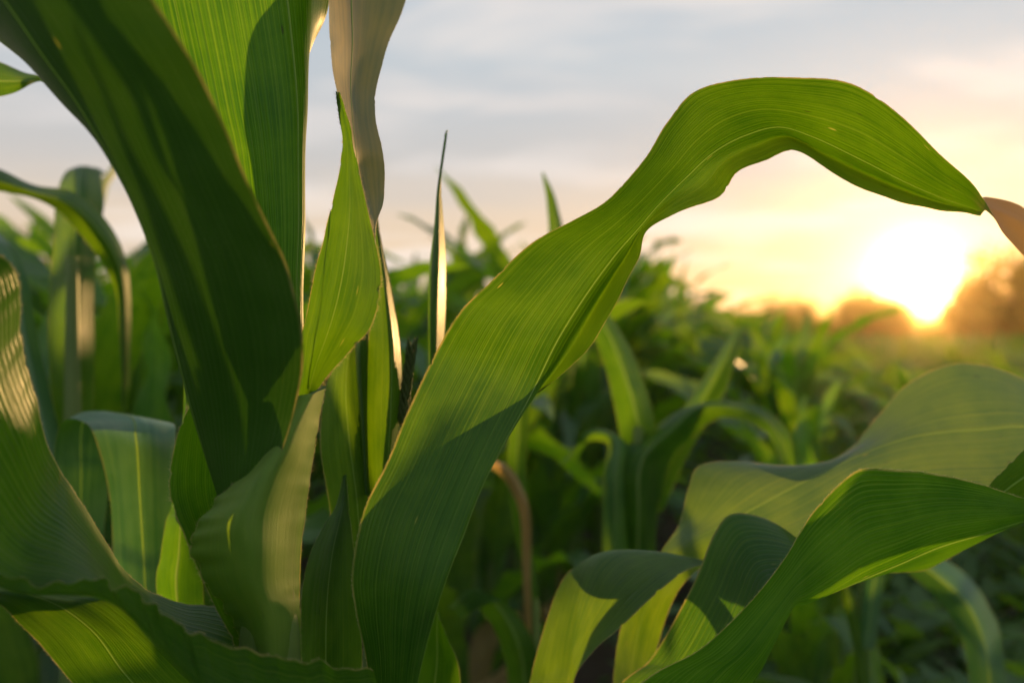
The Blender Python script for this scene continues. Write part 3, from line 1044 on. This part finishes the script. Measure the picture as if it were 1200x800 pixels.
N2 = neighbour(748, .98, 'blurred corn plant with yellow sunlit sheath just right of the arching leaf', 500, .014)
leaf([[(735, 700, .985), (748, 700, .965), (764, 700, .985)],
      [(722, 600, .98), (748, 600, .955), (772, 600, .98)],
      [(715, 540, .98), (752, 540, .955), (785, 540, .98)],
      [(762, 505, .99), (790, 500, .96), (815, 508, .98)],
      [(796, 482, 1.0), (820, 476, .97), (842, 490, .98)],
      [(840, 470, 1.0), (862, 476, .98), (870, 492, .98)],
      [(888, 476, 1.0), (896, 490, .98), (900, 508, .98)],
      [(922, 505, 1.0), (918, 520, .99), (914, 535, .98)],
      [(932, 545, 1.0), (927, 548, 1.0), (922, 550, .99)]],
     N2, M_LEAF, nu=21, nv=90, hair=False, ribw=.0014)
leaf([[(735, 620, 1.0), (748, 620, .985), (760, 620, 1.0)],
      [(728, 520, 1.0), (750, 515, .985), (768, 510, 1.0)],
      [(712, 440, 1.02), (730, 432, 1.0), (748, 430, 1.02)],
      [(690, 380, 1.04), (703, 372, 1.03), (716, 372, 1.04)],
      [(676, 335, 1.06), (680, 333, 1.06), (684, 332, 1.06)]],
     N2, M_LEAF, nu=21, nv=60, hair=False, ribw=.0014)
leaf([[(745, 600, 1.02), (760, 600, 1.0), (775, 600, 1.02)],
      [(765, 540, 1.03), (785, 535, 1.01), (800, 545, 1.03)],
      [(800, 480, 1.05), (820, 475, 1.03), (838, 480, 1.05)],
      [(835, 425, 1.07), (850, 420, 1.05), (862, 425, 1.07)],
      [(862, 385, 1.1), (867, 383, 1.1), (871, 385, 1.1)]],
     N2, M_LEAF, nu=21, nv=60, hair=False, ribw=.0014)
leaf([[(708, 720, .97), (722, 720, .955), (738, 720, .97)],
      [(706, 620, .97), (721, 620, .95), (737, 620, .97)],
      [(707, 560, .97), (721, 560, .95), (736, 560, .97)],
      [(712, 520, .98), (722, 515, .965), (733, 520, .98)],
      [(680, 520, 1.0), (690, 505, .99), (700, 505, 1.0)],
      [(655, 545, 1.02), (665, 540, 1.01), (675, 540, 1.02)]],
     N2, M_BACK, nu=21, nv=60, hair=False, ribw=.0014)

N3 = neighbour(628, .92, 'blurred corn plant below the arching leaf with one thin drying leaf', 700, .010)
leaf([[(618, 800, .92), (624, 800, .915), (630, 800, .92)],
      [(612, 680, .92), (617, 680, .915), (622, 680, .92)],
      [(610, 610, .92), (616, 606, .91), (622, 606, .92)],
      [(600, 578, .92), (606, 572, .91), (612, 570, .92)],
      [(586, 556, .92), (590, 549, .91), (596, 545, .92)],
      [(570, 545, .93), (572, 541, .93), (574, 537, .93)]],
     N3, M_DRY, nu=15, nv=60, hair=False, rib=False, label='thin drying leaf, straw coloured in the sun')
leaf([[(585, 900, .93), (605, 900, .92), (622, 900, .93)],
      [(595, 800, .92), (615, 800, .91), (635, 800, .92)],
      [(580, 740, .92), (600, 735, .90), (620, 740, .91)],
      [(545, 700, .93), (560, 690, .91), (585, 705, .90)],
      [(520, 715, .95), (528, 712, .93), (540, 725, .92)]],
     N3, M_LEAF, nu=21, nv=60, hair=False, ribw=.0012)

leaf([[(622, 720, .93), (628, 720, .92), (634, 720, .93)],
      [(596, 560, .93), (606, 560, .92), (616, 560, .93)],
      [(606, 420, .94), (618, 420, .93), (630, 420, .94)],
      [(640, 300, .95), (650, 300, .94), (660, 300, .95)],
      [(641, 240, .96), (647, 240, .955), (652, 240, .96)],
      [(635, 202, .96), (636, 202, .96), (637, 202, .96)]],
     N3, M_LEAF, nu=21, nv=60, hair=False, ribw=.0012)

N4 = neighbour(1010, 1.08, 'blurred corn plant at bottom right with one broad drooping leaf', 640, .012)
leaf([[(1005, 760, 1.06), (1015, 760, 1.05), (1025, 760, 1.06)],
      [(1018, 660, 1.05), (1030, 660, 1.04), (1042, 664, 1.05)],
      [(1056, 640, 1.04), (1066, 656, 1.03), (1074, 678, 1.04)],
      [(1102, 652, 1.03), (1104, 680, 1.01), (1104, 710, 1.03)],
      [(1140, 680, 1.02), (1132, 706, 1.00), (1122, 738, 1.02)],
      [(1164, 720, 1.01), (1150, 742, .99), (1132, 768, 1.01)],
      [(1176, 760, 1.0), (1158, 778, .98), (1136, 800, 1.0)],
      [(1180, 830, 1.0), (1160, 840, .99), (1140, 860, 1.0)],
      [(1172, 910, 1.0), (1162, 910, 1.0), (1152, 915, 1.0)]],
     N4, M_TEAL, nu=21, nv=80, hair=False, ribw=.0014)
leaf([[(1008, 840, 1.06), (1014, 840, 1.05), (1020, 840, 1.06)],
      [(1000, 760, 1.06), (1008, 760, 1.05), (1015, 760, 1.06)],
      [(985, 690, 1.06), (991, 688, 1.05), (997, 688, 1.06)],
      [(978, 650, 1.06), (980, 650, 1.06), (982, 650, 1.06)]],
     N4, M_LEAF, nu=15, nv=50, hair=False, ribw=.0012)
leaf([[(985, 900, 1.05), (1000, 900, 1.04), (1015, 900, 1.05)],
      [(960, 810, 1.03), (975, 815, 1.02), (990, 820, 1.03)],
      [(910, 790, 1.01), (920, 800, 1.0), (935, 815, 1.01)],
      [(870, 785, 1.0), (875, 790, 1.0), (880, 800, 1.0)]],
     N4, M_LEAF, nu=15, nv=50, hair=False, ribw=.0012)


def px_of(x, y):
    return HX + F * x / y


def height_at(x, y):
    """corn is waist-high towards the sun, chest-high elsewhere"""
    p = px_of(x, y)
    k = min(1, max(0, (p - 835) / 120))
    return (0.98 + 0.16 * min(1, max(0, (y - 1.5) / 1.5))) * (1 - k) + 0.68 * k


# rows run away from the camera, bearing a little to the right
row_dir = Vector((0.28, 1.0, 0)).normalized()
row_n = Vector((row_dir.y, -row_dir.x, 0))
cands = []
for ri in range(-24, 40):
    for si in range(0, 190):
        s = 1.0 + si * 0.24 + random.uniform(-.05, .05)
        off = ri * 0.72 + 0.18 + random.uniform(-.05, .05)
        p = row_dir * s + row_n * off
        if p.y < 1.25 or p.y > 60:
            continue
        px = px_of(p.x, p.y)
        if px < -80 or px > 1290:
            continue
        cands.append((p.y, p.x, px))
cands.sort()


ORD = ['first', 'second', 'third', 'fourth', 'fifth', 'sixth', 'seventh', 'eighth', 'ninth', 'tenth', 'eleventh', 'twelfth',
       'thirteenth', 'fourteenth', 'fifteenth', 'sixteenth', 'seventeenth', 'eighteenth', 'nineteenth', 'twentieth']
BANDS = [(1.75, 'nearest'), (2.15, 'second nearest'), (2.55, 'third nearest'), (2.95, 'fourth nearest')]


def where(px, y, cl):
    lo = 0.0
    for hi, nm in BANDS:
        if y < hi:
            k = sum(1 for c in cl if lo <= c[0] < hi and c[2] < px)
            if k < 20:
                return 'blurred corn plant, ' + ORD[k] + ' from the left in the ' + nm + ' band of the field'
        lo = hi
    side = ('left of the dark leaf' if px < 330 else 'behind the upright blades' if px < 520
            else 'under the arching leaf' if px < 760 else 'left of the sun' if px < 960 else 'low below the sun')
    return 'blurred corn plant in the ' + ('middle' if y < 4.4 else 'far') + ' rows, ' + side


near = [c for c in cands]
IND = near[:290]
REST = near[290:]
for (y, x, px) in IND:
    sc = height_at(x, y) * random.uniform(0.86, 1.10)
    plant_copy(random.randrange(9), (x, y, -0.02), sc, random.uniform(0, 6.28), where(px, y, IND), tilt=(random.gauss(0, .04), random.gauss(0, .04)))

# beyond: the rest of the field, one mass
Vs, Fs, Us, off = [], [], [], 0
flat = []
for k in range(9):
    vv, ff, uvs = [], [], []
    o2 = 0
    for nm, me in PROTO[k]:
        if nm == 'stalk':
            continue
        nseg, nu = 22, 7
        a = np.zeros(len(me.vertices) * 3, dtype=np.float32)
        me.vertices.foreach_get('co', a)
        a = a.reshape(nseg, nu, 3)[::3][:, ::3]
        sh = a.shape
        g = grid_faces(sh[0], sh[1])
        vv.append(a.reshape(-1, 3)); ff.append(g + o2)
        uu, v2 = np.meshgrid(np.linspace(0, 1, sh[1]), np.linspace(0, .5, sh[0]))
        uvs.append(np.stack([uu, v2], -1).reshape(-1, 2))
        o2 += sh[0] * sh[1]
    flat.append((np.concatenate(vv), np.concatenate(ff), np.concatenate(uvs)))
for (y, x, px) in REST:
    if y > 14 and random.random() > 14 / y:
        continue
    v, f, uvv = flat[random.randrange(9)]
    a = random.uniform(0, 6.28)
    sc = height_at(x, y) * random.uniform(0.85, 1.1)
    R = np.array([[math.cos(a), -math.sin(a), 0], [math.sin(a), math.cos(a), 0], [0, 0, 1]])
    w = 1.0 if y < 14 else 1.25
    Vs.append((v @ R.T) * sc * np.array([w, w, 1]) + np.array([x, y, -0.02])); Fs.append(f + off); Us.append(uvv); off += len(v)
o = link('corn_field', mesh_np('corn_field', np.concatenate(Vs), np.concatenate(Fs), M_BACK, np.concatenate(Us)))
o['kind'] = 'stuff'
tag(o, 'distant blurred mass of corn rows reaching to the tree line', 'corn field')

# low weeds between the rows
def weeds():
    r = np.random.default_rng(77)
    Vs, Fs, off = [], [], 0
    for k in range(16000):
        y = 1.0 + 9 * r.random() ** 1.4
        px = r.uniform(-60, 1260)
        x = (px - HX) / F * y
        dens = 0.35 if px < 850 else 0.9
        if r.random() > dens:
            continue
        a = r.random() * 6.28
        L = r.uniform(.03, .10) if px < 800 else r.uniform(.05, .20)
        w = L * r.uniform(.25, .5)
        el = r.uniform(.3, 1.2)
        d = np.array([math.cos(a) * math.cos(el), math.sin(a) * math.cos(el), math.sin(el)])
        s = np.array([-math.sin(a), math.cos(a), 0]) * w * .5
        p = np.array([x, y, -0.01 + (0 if px < 800 else r.random() * .22)])
        q = p + d * L * .5 + s * 0
        tip = p + d * L * np.array([1.1, 1.1, .75])
        Vs.append(np.array([p, q + s, tip, q - s])); Fs.append(np.array([[0, 1, 2, 3]]) + off); off += 4
    o = link('weeds', mesh_np('weeds', np.concatenate(Vs), np.concatenate(Fs), M_WEED, smooth=False))
    o['kind'] = 'stuff'
    tag(o, 'low green weeds scattered on the dark soil between the corn', 'weeds')


weeds()


# ------------------------------------------------------------------ trees on the horizon
def tree(px, d, top, wpx, label, seed, nleaf=8000):
    r = np.random.default_rng(seed)
    X = (px - HX) / F * d
    H = CZ + (HY - top) / F * d
    Wd = wpx / F * d * 0.5
    root = empty('tree', (X, d, -0.05), label, 'tree', 'trees along the edge of the field')
    t = np.linspace(0, 1, 12)
    V, Fc = tube(np.stack([0.15 * np.sin(t * 2 + seed), 0.1 * np.cos(t * 3), t * H * .8], 1), H * .028 * (1 - .8 * t), 8)
    Vs, Fs, off = [V], [Fc], len(V)
    lobes = []
    nl = int(r.integers(14, 19))
    for k in range(nl):
        a = r.random() * 6.28
        zz = r.uniform(.08, .84)
        rr = Wd * math.sqrt(max(0.05, 1 - ((zz - .5) / .55) ** 2)) * r.uniform(.25, .75)
        zz = zz * (1 - 0.45 * (rr / Wd) ** 1.5) * (0.85 + 0.15 * r.random())
        c = np.array([math.cos(a) * rr, math.sin(a) * rr, zz * H])
        rad = Wd * r.uniform(.32, .55)
        rad = min(rad, (H - c[2]) * 1.0 + 0.05 * H)
        lobes.append((c, rad))
        p0 = np.array([0, 0, H * zz * .6])
        tt = np.linspace(0, 1, 6)[:, None]
        v, f = tube(p0 + (c - p0) * tt + np.array([0, 0, .05 * H]) * np.sin(tt * 3.14), H * .010 * (1 - .7 * tt[:, 0]), 5)
        Vs.append(v); Fs.append(f + off); off += len(v)
    kz = H / max(c[2] + rad * .85 for c, rad in lobes)
    lobes = [(c * np.array([1, 1, kz]), rad) for c, rad in lobes]
    link('trunk', mesh_np('trunk', np.concatenate(Vs), np.concatenate(Fs), M_BARK), root)
    per = nleaf // nl
    Q = []
    for c, rad in lobes:
        g = r.normal(size=(per, 3))
        g /= np.linalg.norm(g, axis=1, keepdims=True)
        p = c + g * rad * (r.random(per) ** .45)[:, None] * np.array([1, 1, .8]) * (1 + .25 * r.normal(size=(per, 1)))
        s = H * .020 * (0.6 + .8 * r.random(per))[:, None]
        a = r.normal(size=(per, 3)); a /= np.linalg.norm(a, axis=1, keepdims=True)
        e = np.cross(a, r.normal(size=(per, 3))); e /= np.linalg.norm(e, axis=1, keepdims=True)
        Q.append(np.stack([p - a * s, p + e * s * .6, p + a * s, p - e * s * .6], 1))
    Q = np.concatenate(Q).reshape(-1, 3)
    Q[:, 2] = np.maximum(Q[:, 2], 0.1)
    link('crown', mesh_np('crown', Q, np.arange(len(Q)).reshape(-1, 4), M_TREE, smooth=False), root)
    return root


TREES = [
    (28, 50, 262, 130, 'dark tree on the horizon at the far left behind the arched leaf'),
    (178, 50, 292, 120, 'small dark tree showing just left of the broad dark leaf'),
    (896, 46, 350, 130, 'faint low tree behind the corn tops left of the tree line'),
    (940, 36, 341, 150, 'low rounded tree at the left end of the tree line beside the sun'),
    (984, 33, 333, 140, 'rounded tree in the middle of the tree line left of the sun'),
    (1020, 30, 328, 110, 'highest tree of the line just left of the sun'),
    (1056, 31, 360, 120, 'low tree in the dip straight below the sun'),
    (1096, 28, 362, 120, 'lowest tree just right of the dip below the sun'),
    (1140, 26, 314, 110, 'hazy tree just right of the sun, below the taller one'),
    (1180, 24, 276, 140, 'tallest hazy tree at the right edge beside the sun'),
    (1235, 25, 296, 150, 'hazy tree cut by the right edge of the picture'),
]
for i, (px, d, top, w, lab) in enumerate(TREES):
    tree(px, d, top, w, lab, 40 + i)

# far hedge that closes the horizon
def hedge():
    r = np.random.default_rng(8)
    Q = []
    n = 26000
    x = r.uniform(-190, 190, n)
    h = 2.2 + 1.2 * np.sin(x * .11) + .8 * np.sin(x * .31 + 1) + .6 * np.sin(x * .83)
    z = h * r.random(n) ** .8
    p = np.stack([x, 140 + r.normal(size=n) * 2.0, z], 1)
    s = 0.38 * (.5 + r.random(n))[:, None]
    a = r.normal(size=(n, 3)); a /= np.linalg.norm(a, axis=1, keepdims=True)
    e = np.cross(a, r.normal(size=(n, 3))); e /= np.linalg.norm(e, axis=1, keepdims=True)
    Q = np.stack([p - a * s, p + e * s * .7, p + a * s, p - e * s * .7], 1).reshape(-1, 3)
    Q[:, 2] = np.maximum(Q[:, 2], 0.0)
    o = link('far_hedge', mesh_np('far_hedge', Q, np.arange(len(Q)).reshape(-1, 4), M_TREE, smooth=False))
    o['kind'] = 'stuff'
    tag(o, 'far dark hedgerow closing the field along the horizon', 'hedgerow')


hedge()

# ------------------------------------------------------------------ evening haze
def haze():
    x0, x1, y0, y1, z0, z1 = -720, 720, -720, 920, -1.4, 9.5
    V = [(x, y, z) for z in (z0, z1) for y in (y0, y1) for x in (x0, x1)]
    Fc = [(0, 2, 3, 1), (4, 5, 7, 6), (0, 1, 5, 4), (2, 6, 7, 3), (0, 4, 6, 2), (1, 3, 7, 5)]
    m, b = new_mat('evening_haze')
    pv = b.n('ShaderNodeVolumePrincipled')
    pv.inputs['Color'].default_value = (1.0, 0.74, 0.38, 1)
    pv.inputs['Density'].default_value = 0.00055
    pv.inputs['Anisotropy'].default_value = 0.91
    o = b.n('ShaderNodeOutputMaterial')
    b.put(o.inputs['Volume'], pv.outputs[0])
    h = link('haze', mesh_np('haze', V, Fc, m, smooth=False))
    h['kind'] = 'stuff'
    tag(h, 'warm evening haze over the whole field', 'haze')


haze()
